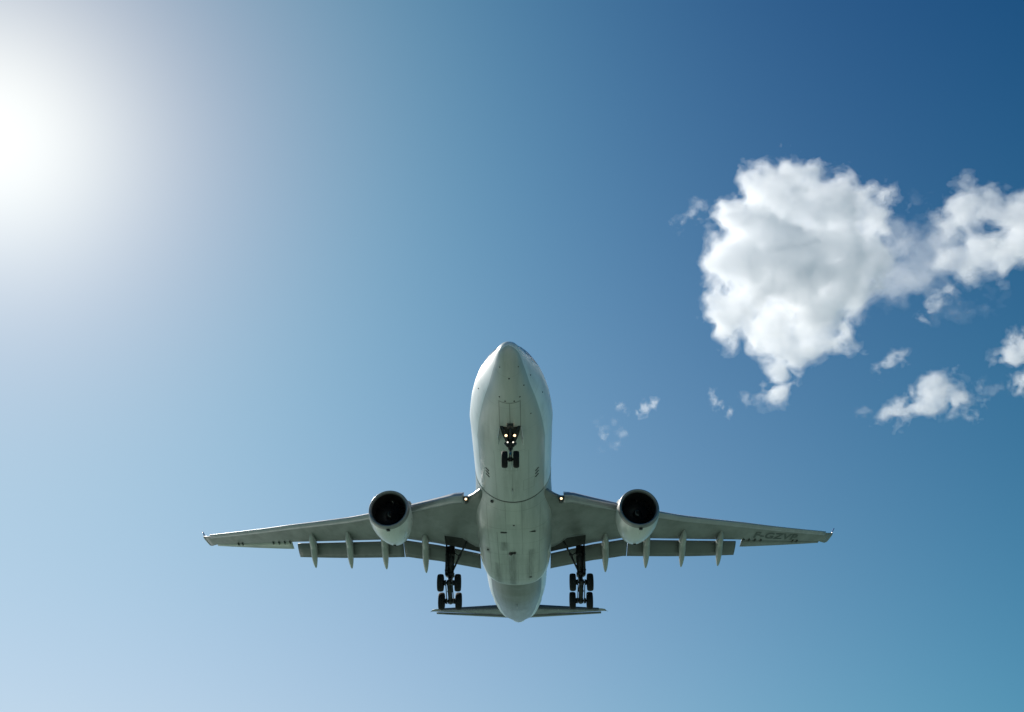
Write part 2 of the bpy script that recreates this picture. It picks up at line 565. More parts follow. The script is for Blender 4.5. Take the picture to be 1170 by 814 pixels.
# small drains, probes and static ports under the nose
for x, y, r_ in ((0.01, 1.43, .055), (-0.51, 0.87, .04), (0.55, 0.90, .04), (1.26, 2.60, .05), (0.86, 2.46, .05), (-0.59, 3.07, .05), (0.62, 3.11, .05),
                 (-0.26, 3.29, .055), (0.28, 3.30, .055), (1.27, 5.19, .045), (-1.95, 4.6, .05), (2.0, 4.9, .05)):
    bm = bmesh.new()
    w, b_, c = (lerp(y, FY, q) for q in (FW, FB, FC))
    z = keel_z(x, y)
    nrm = Vector((x / w ** 2, 0, (z - c) / (c - b_) ** 2)).normalized()
    nrm.y = -0.12
    tube(bm, Vector((x, y, z)) - nrm * 0.02, Vector((x, y, z)) + nrm * 0.03, r_, r_ * 0.7, 12)
    obj('drain_port', bm, M['dark'], fus)
for side in (-1, 1):
    for q, yy in enumerate((12.75, 13.2, 13.68)):
        bm = bmesh.new()
        g = [(1.58, yy + 0.12), (1.80, yy - 0.08), (1.84, yy + 0.02), (1.62, yy + 0.24)]
        lo = [bm.verts.new((x * side, y, keel_z(x, y, 0.006))) for x, y in g]
        hi = [bm.verts.new((x * side, y, keel_z(x, y, 0.035))) for x, y in g]
        for i in range(4):
            bm.faces.new((lo[i], lo[(i + 1) % 4], hi[(i + 1) % 4], hi[i]))
        bm.faces.new(hi)
        bm.faces.new(lo)
        obj('vent_louver', bm, M['dark'], fus, smooth=False)
for x, y, h in ((0.0, 10.6, 0.34), (0.0, 14.6, 0.30), (0.0, 41.0, 0.3)):
    bm = bmesh.new()
    z = keel_z(x, y)
    loft([[(x + s * 0.03 * q, y + t, z + 0.03 - dz) for s, t in ((0, 0), (1, .18), (1, .3), (0, .42), (-1, .3), (-1, .18))] for dz, q, in ((0, 1.0),)] +
         [[(x + s * 0.02, y + 0.14 + t * 0.7, z - h) for s, t in ((0, 0), (1, .18), (1, .3), (0, .42), (-1, .3), (-1, .18))]], bm=bm)
    obj('blade_antenna', bm, M['white'], fus)

# belly fairing ---------------------------------------------------
GY = [15.6, 16.2, 17.0, 18, 19.5, 21, 24, 28, 30, 31.5, 32.6, 33.4, 34.0, 34.5, 34.9]
GB = [-2.70, -2.80, -2.92, -3.05, -3.18, -3.26, -3.32, -3.32, -3.30, -3.25, -3.18, -3.10, -3.01, -2.90, -2.78]
GW = [2.0, 2.45, 2.72, 2.86, 2.93, 2.97, 3.02, 3.04, 3.02, 2.93, 2.74, 2.42, 2.0, 1.45, 0.7]
GT = [-1.75, -1.55, -1.30, -1.0, -.75, -.6, -.55, -.6, -.75, -.95, -1.25, -1.6, -1.95, -2.25, -2.5]


def sstep(x, a, b):
    t = min(1.0, max(0.0, (x - a) / (b - a)))
    return t * t * (3 - 2 * t)


def fair_pt(y, u):
    """u runs -1..1 across the underside: round and flush at the front edge, squarish further back"""
    b_, w, t = (lerp(y, GY, q) for q in (GB, GW, GT))
    a = -PI / 2 + u * PI / 2
    ca, sa = math.cos(a), math.sin(a)
    e = 0.62
    x = w * math.copysign(abs(ca) ** e, ca)
    z = t + (t - b_) * math.copysign(abs(sa) ** e, sa)
    f = sstep(y, 16.9, 22.0)
    p = Vector((x, y, z))
    if f < 1:
        q = fus_pt(y, a, 0.015)
        p = q * (1 - f) + p * f
    return p


# V-shaped front edge: the sides of the fairing start further forward than the keel
gy = [round(v, 2) for v in np.linspace(16.92, 34.9, 70)]
NU = 60
rings = []
for y in gy:
    ring = []
    for i in range(NU + 1):
        u = -1 + 2 * i / NU
        ring.append(fair_pt(y, u))
    ring += [Vector((1.6, y, -0.2)), Vector((-1.6, y, -0.2))]
    rings.append(ring)
fairing = obj('belly_fairing', loft(rings), M['fairing'], plane)
fattr = fairing.data.attributes.new('belly', 'FLOAT', 'POINT')
fv = []
for y in gy:
    lim = lerp(y, [16, 26.9, 27.1, 30.5, 32.0, 33.2, 34.3, 34.9], [2.0, 2.0, 0.62, 0.60, 0.53, 0.43, 0.36, 0.32])
    fv += [lim - abs(-1 + 2 * i / NU) for i in range(NU + 1)] + [lim - 1.0, lim - 1.0]
fattr.data.foreach_set('value', fv)
# rubber seal along the V of the fairing's front joint
bm = bmesh.new()
pts = []
for i in range(41):
    x = -2.25 + 4.5 * i / 40
    y = 16.95 - 0.0 * x
    pts.append((x, y))


def under_z(x, y):
    z = keel_z(x, y)
    if y >= 16.92:
        pr = sorted((p.x, p.z) for p in (fair_pt(y, -0.95 + 1.9 * i / 60) for i in range(61)))
        z = min(z, lerp(x, [q[0] for q in pr], [q[1] for q in pr]))
    return z


row0 = [bm.verts.new((x, y - 0.05, under_z(x, y - 0.05) - 0.012)) for x, y in pts]
row1 = [bm.verts.new((x, y + 0.05, under_z(x, y + 0.05) - 0.012)) for x, y in pts]
for i in range(40):
    bm.faces.new((row0[i], row0[i + 1], row1[i + 1], row1[i]))
obj('seal_strip', bm, M['gear'], fairing)


def on_belly(name, x, y, sx, sy, h, mat, rot=0.0):
    bm = bmesh.new()
    z = under_z(x, y)
    box(bm, (x, y, z - h / 2 + 0.02), (sx, sy, h + 0.04), Matrix.Rotation(rot, 3, 'Z'))
    bmesh.ops.bevel(bm, geom=bm.edges[:], offset=min(sx, sy) * 0.25, segments=2, affect='EDGES')
    return obj(name, bm, mat, fairing)


on_belly('air_inlet', -1.48, 16.75 + 0.9, 0.36, 0.34, 0.02, M['dark'], 0.5)
on_belly('air_inlet', -0.78, 21.6, 0.52, 0.24, 0.03, M['dark'], 0.05)
on_belly('air_inlet', 1.37, 21.55, 0.56, 0.20, 0.03, M['dark'], -0.08)
on_belly('drain_port', 0.0, 20.5, 0.16, 0.22, 0.02, M['dark'])
on_belly('drain_mast', -0.30, 25.7, 0.30, 0.42, 0.16, M['dark'], 0.3)
on_belly('drain_mast', -0.02, 25.6, 0.30, 0.30, 0.12, M['dark'], -0.4)
on_belly('beacon', -0.42, 26.0, 0.16, 0.16, 0.14, M['white'])
on_belly('drain_port', -2.1, 25.7, 0.26, 0.26, 0.02, M['gear'])
on_belly('drain_port', 1.25, 31.6, 0.26, 0.26, 0.02, M['gear'])

# wings -----------------------------------------------------------
LE_X = [1.5, 2.55, 3.0, 3.5, 4.5, 7.8, 13.5, 19.5, 22.3, 28.9]
LE_Y = [16.2, 17.75, 18.5, 19.1, 19.4, 21.75, 25.75, 29.35, 31.2, 35.5]
SL_X = [1.5, 3.25, 6.5, 9.1, 14.3, 19.2, 20.0, 28.1, 29.15]      # slot line / trailing edge of the fixed wing
SL_Y = [30.7, 29.9, 28.85, 28.55, 30.55, 32.6, 32.98, 37.05, 38.1]


def wz(x):
    t = abs(x) - 2.8
    return -1.7 + 0.10 * t + 0.0018 * t * t if t > 0 else -1.7 + 0.1 * t


def le(x):
    return lerp(abs(x), LE_X, LE_Y)


def slot(x):
    return lerp(abs(x), SL_X, SL_Y)


def te_full(x):
    return slot(x) + lerp(abs(x), [2, 9, 20, 29], [2.4, 2.0, 1.5, 0.8])


def wing_z(x, s, lower=True):
    """skin height at chord fraction s of the whole section"""
    c = te_full(x) - le(x)
    s = min(max(s, 0.0), 1.0)
    tc = lerp(abs(x), [2.5, 9, 29], [0.125, 0.11, 0.10])
    th = 5 * tc * (0.2969 * math.sqrt(s) - 0.126 * s - 0.3516 * s * s + 0.2843 * s ** 3 - 0.1015 * s ** 4)
    return wz(x) + c * (0.012 + (-0.42 * th if lower else 0.85 * th) + 0.006 * math.sin(PI * s))


def wing_low(x, y):
    return wing_z(x, (y - le(x)) / (te_full(x) - le(x)), True)


def wing_ring(x, side, y0=None, y1=None, n=22):
    a, b_ = le(x), te_full(x)
    y0 = a if y0 is None else y0
    y1 = slot(x) if y1 is None else y1
    s0, s1 = (y0 - a) / (b_ - a), (y1 - a) / (b_ - a)
    fr = [s0 + (s1 - s0) * (1 - math.cos(PI / 2 * i / (n - 1))) for i in range(n)]
    lo = [Vector((x * side, a + (b_ - a) * s, wing_z(x, s, True))) for s in fr]
    hi = [Vector((x * side, a + (b_ - a) * s, wing_z(x, s, False))) for s in fr]
    return lo + hi[::-1][:-1] if s0 == 0 else lo + hi[::-1]


def build_text(body, size):
    cu = bpy.data.curves.new('lettering', 'FONT')
    cu.body = body
    cu.size = size
    cu.space_character = 1.08
    cu.offset = 0.03 * size
    t = bpy.data.objects.new('lettering', cu)
    COL.objects.link(t)
    me = bpy.data.meshes.new_from_object(t.evaluated_get(bpy.context.evaluated_depsgraph_get()))
    bpy.data.objects.remove(t)
    bm = bmesh.new()
    bm.from_mesh(me)
    bpy.data.meshes.remove(me)
    return bm


def surf_strip(name, x0, x1, f0, f1, mat, parent, side, off=0.012, n=20):
    """a thin panel lying on the wing's lower skin between two chordwise limits"""
    bm = bmesh.new()
    r = []
    for i in range(n + 1):
        x = x0 + (x1 - x0) * i / n
        r.append([bm.verts.new((x * side, y, wing_low(x, y) - off)) for y in np.linspace(f0(x), f1(x), 5)])
    for i in range(n):
        for j in range(4):
            bm.faces.new((r[i][j], r[i + 1][j], r[i + 1][j + 1], r[i][j + 1]))
    return obj(name, bm, mat, parent)


BAY0, BAY1 = 2.9, 5.85            # main gear cut-out in the wing's trailing edge


def bay_edge(x):
    return lerp(x, [2.9, 3.3, 3.9, 4.3, 5.75, 5.85], [28.75, 28.6, 27.7, 26.9, 26.7, 26.8])


for side in (-1, 1):
    xs = sorted(set(list(np.linspace(2.2, 29.0, 68)) + [2.55, BAY0, BAY1 + 0.02, 3.0, 3.3, 3.5, 3.9, 4.3, 4.5, 9.1]))
    rings = []
    for x in xs:
        y1 = bay_edge(x) if BAY0 <= x <= BAY1 else slot(x) - 0.11
        rings.append(wing_ring(x, side, None, y1))
    wing = obj('wing', loft(rings), M['wing'], plane)
    # roof of the wheel bay: the wing's upper skin carried on to the spoilers
    bm = bmesh.new()
    xr = list(np.linspace(BAY0 - 0.2, BAY1 + 0.1, 14))
    rr = []
    for x in xr:
        y0_, y1_ = 26.2, slot(x) - 0.09
        za = wing_z(x, (y0_ - le(x)) / (te_full(x) - le(x)), False)
        zb = wing_low(x, y1_)
        rr.append([(x * side, y0_, za - 0.35), (x * side, y1_, zb + 0.02), (x * side, y1_, zb + 0.30), (x * side, y0_, za + 0.01)])
    obj('gear_bay_roof', loft(rr, bm=bm), M['bay'], wing, smooth=False)
    # slats: drooped nose strips, inner one stops at the landing lamp, outer one runs out from the engine
    for x0, x1 in ((3.75, 8.7), (9.9, 28.3)):
        bm = bmesh.new()
        rr = []
        for x in np.linspace(x0, x1, 30):
            c = te_full(x) - le(x)
            d = min(0.55, 0.035 * c + 0.16)
            h = 0.030 * c + 0.10
            y = le(x)
            z = wing_z(x, 0.0)
            prof = [(d, -0.33 * h - 0.05), (d * 0.5, -0.40 * h - 0.05), (0.05, -0.22 * h - 0.04), (-0.16, -0.02 * h), (-0.22, 0.25 * h), (-0.12, 0.6 * h), (0.25 * d, 0.95 * h), (0.8 * d, 1.35 * h), (d * 0.75, 1.15 * h), (0.2 * d, 0.5 * h)]
            rr.append([(x * side, y + a_, z + b_) for a_, b_ in prof])
        obj('slat', loft(rr, bm=bm), M['slat'], wing)
    # flaps: inboard and outboard panels hinged down behind the slot
    for x0, x1 in ((2.98, 9.40), (9.46, 19.45)):
        bm = bmesh.new()
        rr = []
        for x in np.linspace(x0, x1, 26):
            vis = lerp(x, [3.2, 8.4, 15, 20], [3.55, 3.85, 3.75, 3.35])
            dl = R(25.0)
            c = vis / (math.cos(dl) + 2.62 * math.sin(dl))
            y, z = slot(x) + 0.10, wing_low(x, slot(x) - 0.11) - 0.03
            rot = Matrix.Rotation(-dl, 2)
            pr = [(0.0, -0.06), (0.06, -0.15), (0.3 * c, -0.19), (0.7 * c, -0.13), (c, -0.04), (c, -0.01), (0.7 * c, 0.0), (0.3 * c, 0.03), (0.1 * c, 0.02), (0.02, -0.01)]
            ring = []
            for a_, b_ in pr:
                ring.append((x * side, y + a_ * math.cos(dl) + b_ * math.sin(dl), z - a_ * math.sin(dl) + b_ * math.cos(dl)))
            rr.append(ring)
        obj('flap', loft(rr, bm=bm), M['flap'], wing)
    # aileron with its pale skin, and the small brackets along the hinge
    bm = bmesh.new()
    rr = []
    for x in np.linspace(20.08, 28.2, 24):
        y0_ = slot(x) - 0.12
        c = lerp(x, [20.35, 28.2], [1.35, 0.34])
        z = wing_low(x, slot(x) - 0.16)
        rr.append([(x * side, y0_ + a_, z + b_ - a_ * 0.09) for a_, b_ in ((0, 0.0), (0.5 * c, -0.012), (c, 0.0), (c, 0.03), (0.5 * c, 0.12), (0, 0.22))])
    ail = obj('aileron', loft(rr, bm=bm), M['pale' if side < 0 else 'wing'], wing)
    for x in (20.2, 20.75, 21.35, 21.95, 25.3, 25.75):
        bm = bmesh.new()
        y = slot(x) - 0.15
        loft([[(x * side + s * 0.075 * q, y + t, wing_low(x, min(y + t, slot(x) - 0.2)) - 0.02 - dz) for s, t in ((0, -.3), (1, -.1), (1, .1), (0, .3), (-1, .1), (-1, -.1))] for dz, q in ((-0.03, 1.0), (0.10, 0.6))], bm=bm)
        obj('hinge_bracket', bm, M['mark'], wing)
    # wing tip and winglet
    bm = bmesh.new()
    tip = wing_ring(29.0, side, None, slot(29.0) - 0.16)
    rr = []
    for dx, dz, dy, sc in ((0.0, 0, 0, 1.0), (0.16, 0.03, 0.12, 0.93), (0.32, 0.16, 0.7, 0.66), (0.46, 0.40, 1.2, 0.40), (0.76, 0.85, 1.6, 0.25), (1.08, 1.30, 2.0, 0.14)):
        y0_ = le(29.0)
        zc = wz(29.0) + 0.05
        up_ = min(1.0, dz / 0.6)
        rr.append([Vector((p.x + side * (dx - (p.z - zc) * 0.6 * up_), y0_ + dy + (p.y - y0_) * sc, zc + dz + (p.z - zc) * (1 - 0.8 * up_) * sc)) for p in tip])
    obj('wing_tip', loft(rr[:4], bm=bm), M['wing'], wing)
    obj('winglet', loft(rr[3:]), M['tipblue'], wing)
    # flap track fairings: canoes under the slot, tails swung down with the flaps
    for xa, ya, xb in ((7.45, 26.9, 7.65), (11.0, 27.3, 11.15), (14.2, 28.3, 14.4), (17.65, 29.9, 17.9)):
        bm = bmesh.new()
        L2 = lerp(xa, [7, 18], [2.95, 2.6])
        rr = []
        N1 = 26
        y_k = slot(xa) - 0.2
        for i in range(N1 + 1):
            t = i / N1
            tt = t
            y = ya + (y_k + L2 - ya) * tt
            x = xa + (xb - xa) * tt
            zt = wing_low(xa, min(y, y_k)) + 0.06
            if y > y_k:
                zt -= (y - y_k) * 0.60 - 0.0
            # depth swells to the middle then tapers to a point
            dep = 0.78 * (math.sin(PI * min(1, t ** 0.8)) ** 0.75 if 0 < t < 1 else 0) + 0.01
            if y > y_k:
                zt_drop = 0.0
            w_ = 0.30 * (math.sin(PI * min(1.0, t ** 0.85)) ** 0.6 if 0 < t < 1 else 0) + 0.006
            ring = []
            for q in range(16):
                a = 2 * PI * q / 16
                ca, sa = math.cos(a), math.sin(a)
                ring.append((side * x + w_ * ca, y, zt - dep * 0.42 + dep * 0.58 * sa))
            rr.append(ring)
        obj('flap_track_fairing', loft(rr, bm=bm), M['fairing_grey'], wing)
    # landing lamp at the wing root with a little glazed housing behind it
    bm = bmesh.new()
    lx, ly = 3.55 * side, 18.98
    lz = -1.72
    bmesh.ops.create_uvsphere(bm, u_segments=20, v_segments=12, radius=0.10, matrix=Matrix.Translation((lx, ly - 0.12, lz)))
    ll = obj('landing_light', bm, M['lamp'], wing)
    bm = bmesh.new()
    revolve(bm, [(-0.16, 0.115), (-0.18, 0.14), (-0.05, 0.17), (0.35, 0.17), (0.5, 0.05)], (lx, ly, lz), n=24, cap=True)
    obj('lamp_housing', bm, M['gear'], ll)
    if side > 0:
        bm = build_text('F-GZVP', 1.75)
        bmesh.ops.triangulate(bm, faces=bm.faces)
        w_t = max(v.co.x for v in bm.verts)
        for v in bm.verts:
            x = 20.95 + v.co.x / w_t * 4.55
            base = le(x) + lerp(x, [20.9, 25.5], [2.35, 2.0])
            y = base - v.co.y * 1.05
            v.co = (x, y, wing_low(x, y) - 0.02)
        obj('registration_lettering', bm, M['mark'], wing, smooth=False)

# engines ---------------------------------------------------------
for side in (-1, 1):
    eng = empty('engine', plane, (9.30 * side, 19.1, -2.33))
    nac = revolve(bmesh.new(), [(0.20, 1.28), (0.06, 1.30), (0.0, 1.36), (0.03, 1.42), (0.16, 1.475), (0.5, 1.545), (1.1, 1.59), (1.8, 1.58), (2.6, 1.50), (3.4, 1.36), (4.1, 1.20), (4.7, 1.03), (4.72, 0.98), (4.2, 1.02)], (0, 0, 0), n=72)
    for v in nac.verts:     # flattened chin, slight droop of the intake
        if v.co.z < 0:
            v.co.z *= 1.02
    nacelle = obj('nacelle', nac, M['white' if side > 0 else 'white'], eng)
    obj('intake_lip', revolve(bmesh.new(), [(0.30, 1.270), (0.14, 1.262), (0.08, 1.275), (-0.03, 1.335), (-0.075, 1.40), (-0.03, 1.455), (0.10, 1.500), (0.30, 1.535)], (0, 0, 0), n=72), M['metal'], nacelle)
    obj('intake_duct', revolve(bmesh.new(), [(0.16, 1.250), (0.9, 1.20), (1.5, 1.22), (1.6, 1.22)], (0, 0, 0), n=64), M['dark'], nacelle)
    bm = bmesh.new()
    for q in range(26):
        a0 = 2 * PI * q / 26
        rr = []
        for rad, tw in ((0.36, 0.9), (0.7, 0.7), (1.20, 0.45)):
            c = 0.16 if rad < 0.5 else 0.22
            ring = []
            for t, th in ((-1, 0), (0, 0.012), (1, 0), (0, -0.012)):
                da = (t * c * math.sin(tw)) / rad
                ring.append((rad * math.cos(a0 + da), 1.35 + t * c * math.cos(tw) + th, rad * math.sin(a0 + da)))
            rr.append(ring)
        loft(rr, bm=bm)
    revolve(bm, [(1.55, 0.02), (1.55, 1.23)], (0, 0, 0), n=48)
    fan = obj('fan', bm, M['fan'], eng, smooth=False)
    bm = revolve(bmesh.new(), [(0.72, 0.01), (0.80, 0.09), (0.95, 0.18), (1.15, 0.28), (1.42, 0.37)], (0, 0, 0), n=32)
    sp = obj('spinner', bm, M['fan'], fan)
    bm = bmesh.new()
    rows = []
    for i in range(25):
        t = i / 24
        a = 0.4 + t * 4.6
        rad0, rad1 = 0.06 + t * 0.13, 0.10 + t * 0.16
        yy = lambda r_: 0.72 + max(0, r_) * 1.30 - 0.012
        rows.append([bm.verts.new((math.cos(a) * r_, yy(r_) - 0.02, math.sin(a) * r_)) for r_ in (rad0, rad1)])
    for i in range(24):
        bm.faces.new((rows[i][0], rows[i][1], rows[i + 1][1], rows[i + 1][0]))
    obj('spinner_swirl', bm, M['wing'], fan)
    core = revolve(bmesh.new(), [(4.0, 0.86), (4.7, 0.80), (5.5, 0.62), (6.0, 0.50), (6.0, 0.40), (5.8, 0.38)], (0, 0, 0), n=40)
    obj('core_exhaust', core, M['hot'], eng)
    obj('exhaust_plug', revolve(bmesh.new(), [(5.6, 0.34), (6.2, 0.25), (6.8, 0.03)], (0, 0, 0), n=32, cap=True), M['hot'], eng)
    # drain mast under the intake, strake on the inner flank
    bm = bmesh.new()
    box(bm, (0.05, 0.34, -1.57), (0.26, 0.30, 0.10))
    bmesh.ops.bevel(bm, geom=bm.edges[:], offset=0.03, segments=2, affect='EDGES')
    obj('intake_drain', bm, M['gear'], nacelle)
    bm = bmesh.new()
    box(bm, (0.0, 4.3, -1.20), (0.20, 0.26, 0.12))
    obj('intake_drain', bm, M['gear'], nacelle)
    bm = bmesh.new()
    for nn in ((-side * 1.12, 1.15, 1.10), ):
        rr = []
        for t, h in ((0, 0.0), (0.6, 0.30), (1.3, 0.42), (1.55, 0.0)):
            p = Vector((-side * 1.1, 1.0 + t, 1.12))
            d = Vector((-side * 0.7, 0, 0.7))
            rr.append([p - Vector((0, 0, 0.015)), p + d * h, p + Vector((0, 0, 0.015))])
        loft(rr, bm=bm)
    obj('strake', bm, M['white'], nacelle)
    # pylon up to the wing
    bm = bmesh.new()
    rr = []
    px = 9.30
    for zz, y0_, y1_, w_ in ((1.2, 1.3, 6.3, 0.22), (1.7, 1.6, 8.2, 0.24), (2.05, 3.9, 9.4, 0.20)):
        rr.append([(s * w_ * q, y0_ + (y1_ - y0_) * t, zz - (0.9 if (t > 0.6 and zz < 1.5) else 0) * 0.6) for s, t, q in ((0, 0, 1), (1, 0.15, 0.8), (1, 0.5, 1), (1, 0.85, 0.5), (0, 1, 1), (-1, 0.85, 0.5), (-1, 0.5, 1), (-1, 0.15, 0.8))])
    obj('pylon', loft(rr, bm=bm), M['grey'], eng)

# tail ------------------------------------------------------------
for side in (-1, 1):
    rr, re = [], []
    for x in np.linspace(0.9, 10.0, 26):
        t = (x - 0.9) / 9.1
        y0 = 51.4 + t * 5.05 + (1.0 * max(0, (x - 9.45) / 0.55) ** 2)
        y1 = 55.5 + t * 1.75
        zc = 1.0 + 0.095 * (x - 0.9)
        c = y1 - y0
        inc = 0.075
        ring = []
        fr = [0, 0.03, 0.1, 0.25, 0.5, 0.75, 1.0]
        for s in fr:
            ring.append(Vector((x * side, y0 + c * s, zc - 0.32 * (1 - t) * 1.0 + inc * c * s - 0.055 * c * (math.sin(PI * min(1, s * 0.9 + 0.02)) ** 0.6))))
        for s in fr[::-1][:-1]:
            ring.append(Vector((x * side, y0 + c * s, zc - 0.32 * (1 - t) * 1.0 + inc * c * s + 0.055 * c * (math.sin(PI * min(1, s * 0.9 + 0.02)) ** 0.6))))
        rr.append(ring)
        if 0.85 < x < 9.5:
            ce = 0.85 - 0.3 * t
            ye, ze = y1 + 0.16, zc - 0.32 * (1 - t) + inc * c - 0.10
            re.append([Vector((x * side, ye + a_ * ce, ze + b_ + a_ * ce * 0.02)) for a_, b_ in ((0, -0.08), (0.5, -0.05), (1, 0), (1, 0.02), (0.5, 0.07), (0, 0.08))])
    tp = obj('tailplane', loft(rr), M['wing'], plane)
    nose = []
    for ring in rr:
        c_ = ring[0]
        if abs(c_.x) > 9.25:
            continue
        tt = min(1.0, max(0.0, (abs(c_.x) - 0.9) / 8.85))
        hh = 0.30 * (1 - 0.55 * tt)
        nose.append([c_ + Vector((0, dy, dz)) for dy, dz in ((0.40, -hh * 0.95), (0.12, -hh * 0.85), (-0.06, -hh * 0.4), (-0.10, 0.02), (-0.04, hh * 0.5), (0.3, hh))])
    obj('leading_edge', loft(nose), M['shaded_edge'], tp)
    obj('elevator', loft(re), M['wing'], tp)
rr = []
for zz in np.linspace(2.2, 11.6, 16):
    t = (zz - 2.2) / 9.4
    y0, y1 = 46.8 + 7.3 * t, 55.8 + 2.9 * t
    c = y1 - y0
    rr.append([Vector((s * 0.05 * c * math.sin(PI * min(1, f * 0.92 + 0.03)) ** 0.7, y0 + c * f, zz)) for s, f in [(0, 0)] + [(1, q) for q in (0.05, 0.2, 0.4, 0.7)] + [(0, 1)] + [(-1, q) for q in (0.7, 0.4, 0.2, 0.05)]])
obj('tail_fin', loft(rr), M['white'], plane)


# landing gear ----------------------------------------------------
def tyre_bm(c, rad, width):
    prof = []
    hw = width / 2
    for t, r_ in ((-0.62, 0.56), (-0.86, 0.62), (-1.0, 0.74), (-0.98, 0.86), (-0.80, 0.95), (-0.5, 0.985), (-0.34, 0.99), (-0.32, 0.975), (-0.28, 0.975), (-0.26, 0.995), (0, 1.0), (0.26, 0.995), (0.28, 0.975), (0.32, 0.975), (0.34, 0.99), (0.5, 0.985), (0.80, 0.95), (0.98, 0.86), (1.0, 0.74), (0.86, 0.62), (0.62, 0.56)):
        prof.append((t * hw, r_ * rad))
    return revolve(bmesh.new(), prof, c, axis='x', n=40)


def make_wheel(parent, c, rad, width):
    w = obj('wheel', tyre_bm(c, rad, width), M['tyre'], parent)
    hw = width / 2
    bm = revolve(bmesh.new(), [(-hw * 0.55, 0.02), (-hw * 0.55, rad * 0.2), (-hw * 0.35, rad * 0.3), (-hw * 0.62, rad * 0.56), (hw * 0.62, rad * 0.56), (hw * 0.35, rad * 0.3), (hw * 0.55, rad * 0.2), (hw * 0.55, 0.02)], c, axis='x', n=32)
    obj('hub', bm, M['hub'], w)
    return w


for side in (-1, 1):
    mg = empty('main_gear', plane, (5.35 * side, 28.85, -5.40))
    # bogie axes are laid out about the pivot; its rear end hangs low
    fF, fR = Vector((0, -0.95, 0.44)), Vector((0, 0.95, -0.45))
    for f_, dx in ((fF, 0), (fR, 0.03 * side)):
        for s in (-1, 1):
            make_wheel(mg, f_ + Vector((s * 0.70 + dx, 0, 0)), 0.70, 0.50)
        bm = bmesh.new()
        tube(bm, f_ + Vector((-0.68, 0, 0)), f_ + Vector((0.68, 0, 0)), 0.10, n=18)
        for s in (-1, 1):
            tube(bm, f_ + Vector((s * 0.26, 0, 0)), f_ + Vector((s * 0.42, 0, 0)), 0.24, 0.20, n=24)
        obj('axle', bm, M['gear'], mg)
    bm = bmesh.new()
    tube(bm, fF + Vector((0, -0.15, 0.08)), fR + Vector((0, 0.22, -0.08)), 0.19, 0.17, n=20)
    for f_ in (fF, fR):
        tube(bm, f_ + Vector((-0.2, 0, 0)), f_ + Vector((0.2, 0, 0)), 0.22, n=20)
    for s in (-1, 1):       # brake rods beside the beam
        tube(bm, fF + Vector((s * 0.27, 0.1, -0.2)), fR + Vector((s * 0.27, -0.1, -0.2)), 0.04, n=10)
    obj('bogie_beam', bm, M['gear'], mg)
    topz = 3.75
    bm = bmesh.new()
    tube(bm, (0, 0, -0.05), (0, -0.05, 1.7), 0.17, 0.17, n=24)
    obj('piston', bm, M['piston'], mg)
    bm = bmesh.new()
    tube(bm, (0, -0.04, 1.35), (0, -0.35, topz), 0.27, 0.30, n=28)
    tube(bm, (0, -0.04, 1.25), (0, -0.06, 1.55), 0.33, 0.33, n=28)
    tube(bm, (0, -0.25, 2.9), (0, -0.27, 3.15), 0.35, 0.35, n=28)
    tube(bm, (-side * 0.02, -0.42, 1.5), (-side * 0.02, -0.66, 3.4), 0.07, n=12)
    tube(bm, (side * 0.22, -0.30, 1.4), (side * 0.26, -0.5, 3.5), 0.045, n=10)
    tube(bm, (-side * 0.24, -0.22, 1.4), (-side * 0.30, -0.4, 3.4), 0.04, n=10)
    obj('shock_strut', bm, M['gear'], mg)
    bm = bmesh.new()
    for z0, z1, y1 in ((1.4, 0.85, 0.62), (0.05, 0.85, 0.62)):
        for s in (-1, 1):
            tube(bm, (s * 0.18, 0.12, z0), (s * 0.05, y1, z1), 0.06, n=10)
    for s in (-1, 1):
        tube(bm, (s * 0.1, -0.2, 1.3), (s * 0.12, -0.75, 0.50), 0.05, n=10)
    tube(bm, (0, -0.25, 1.0), (0, -0.75, 0.45), 0.07, n=12)
    obj('torque_link', bm, M['gear'], mg)
    # side brace running inboard to the root, with its actuator
    bm = bmesh.new()
    tube(bm, (-side * 0.12, -0.15, 1.55), (-side * 0.75, -0.75, 2.75), 0.075, 0.085, n=14)
    tube(bm, (-side * 0.75, -0.75, 2.75), (-side * 1.45, -1.35, 4.0), 0.085, 0.075, n=14)
    tube(bm, (-side * 0.68, -0.68, 2.62), (-side * 0.82, -0.82, 2.88), 0.12, n=16)
    tube(bm, (-side * 0.75, -0.72, 2.75), (-side * 0.15, -0.3, 3.3), 0.04, n=10)
    obj('side_brace', bm, M['gear'], mg)
    # leg door on the outer side of the strut
    bm = bmesh.new()
    box(bm, (side * 0.36, -0.30, 2.55), (0.12, 0.85, 2.5), Matrix.Rotation(R(7), 3, 'X'))
    bmesh.ops.bevel(bm, geom=bm.edges[:], offset=0.03, segments=2, affect='EDGES')
    obj('gear_door', bm, M['gear'], mg)
    for z_, y_ in ((1.75, -0.2), (3.0, -0.35)):
        bm = bmesh.new()
        box(bm, (side * 0.30, y_, z_), (0.35, 0.10, 0.12))
        obj('door_link', bm, M['gear'], mg)

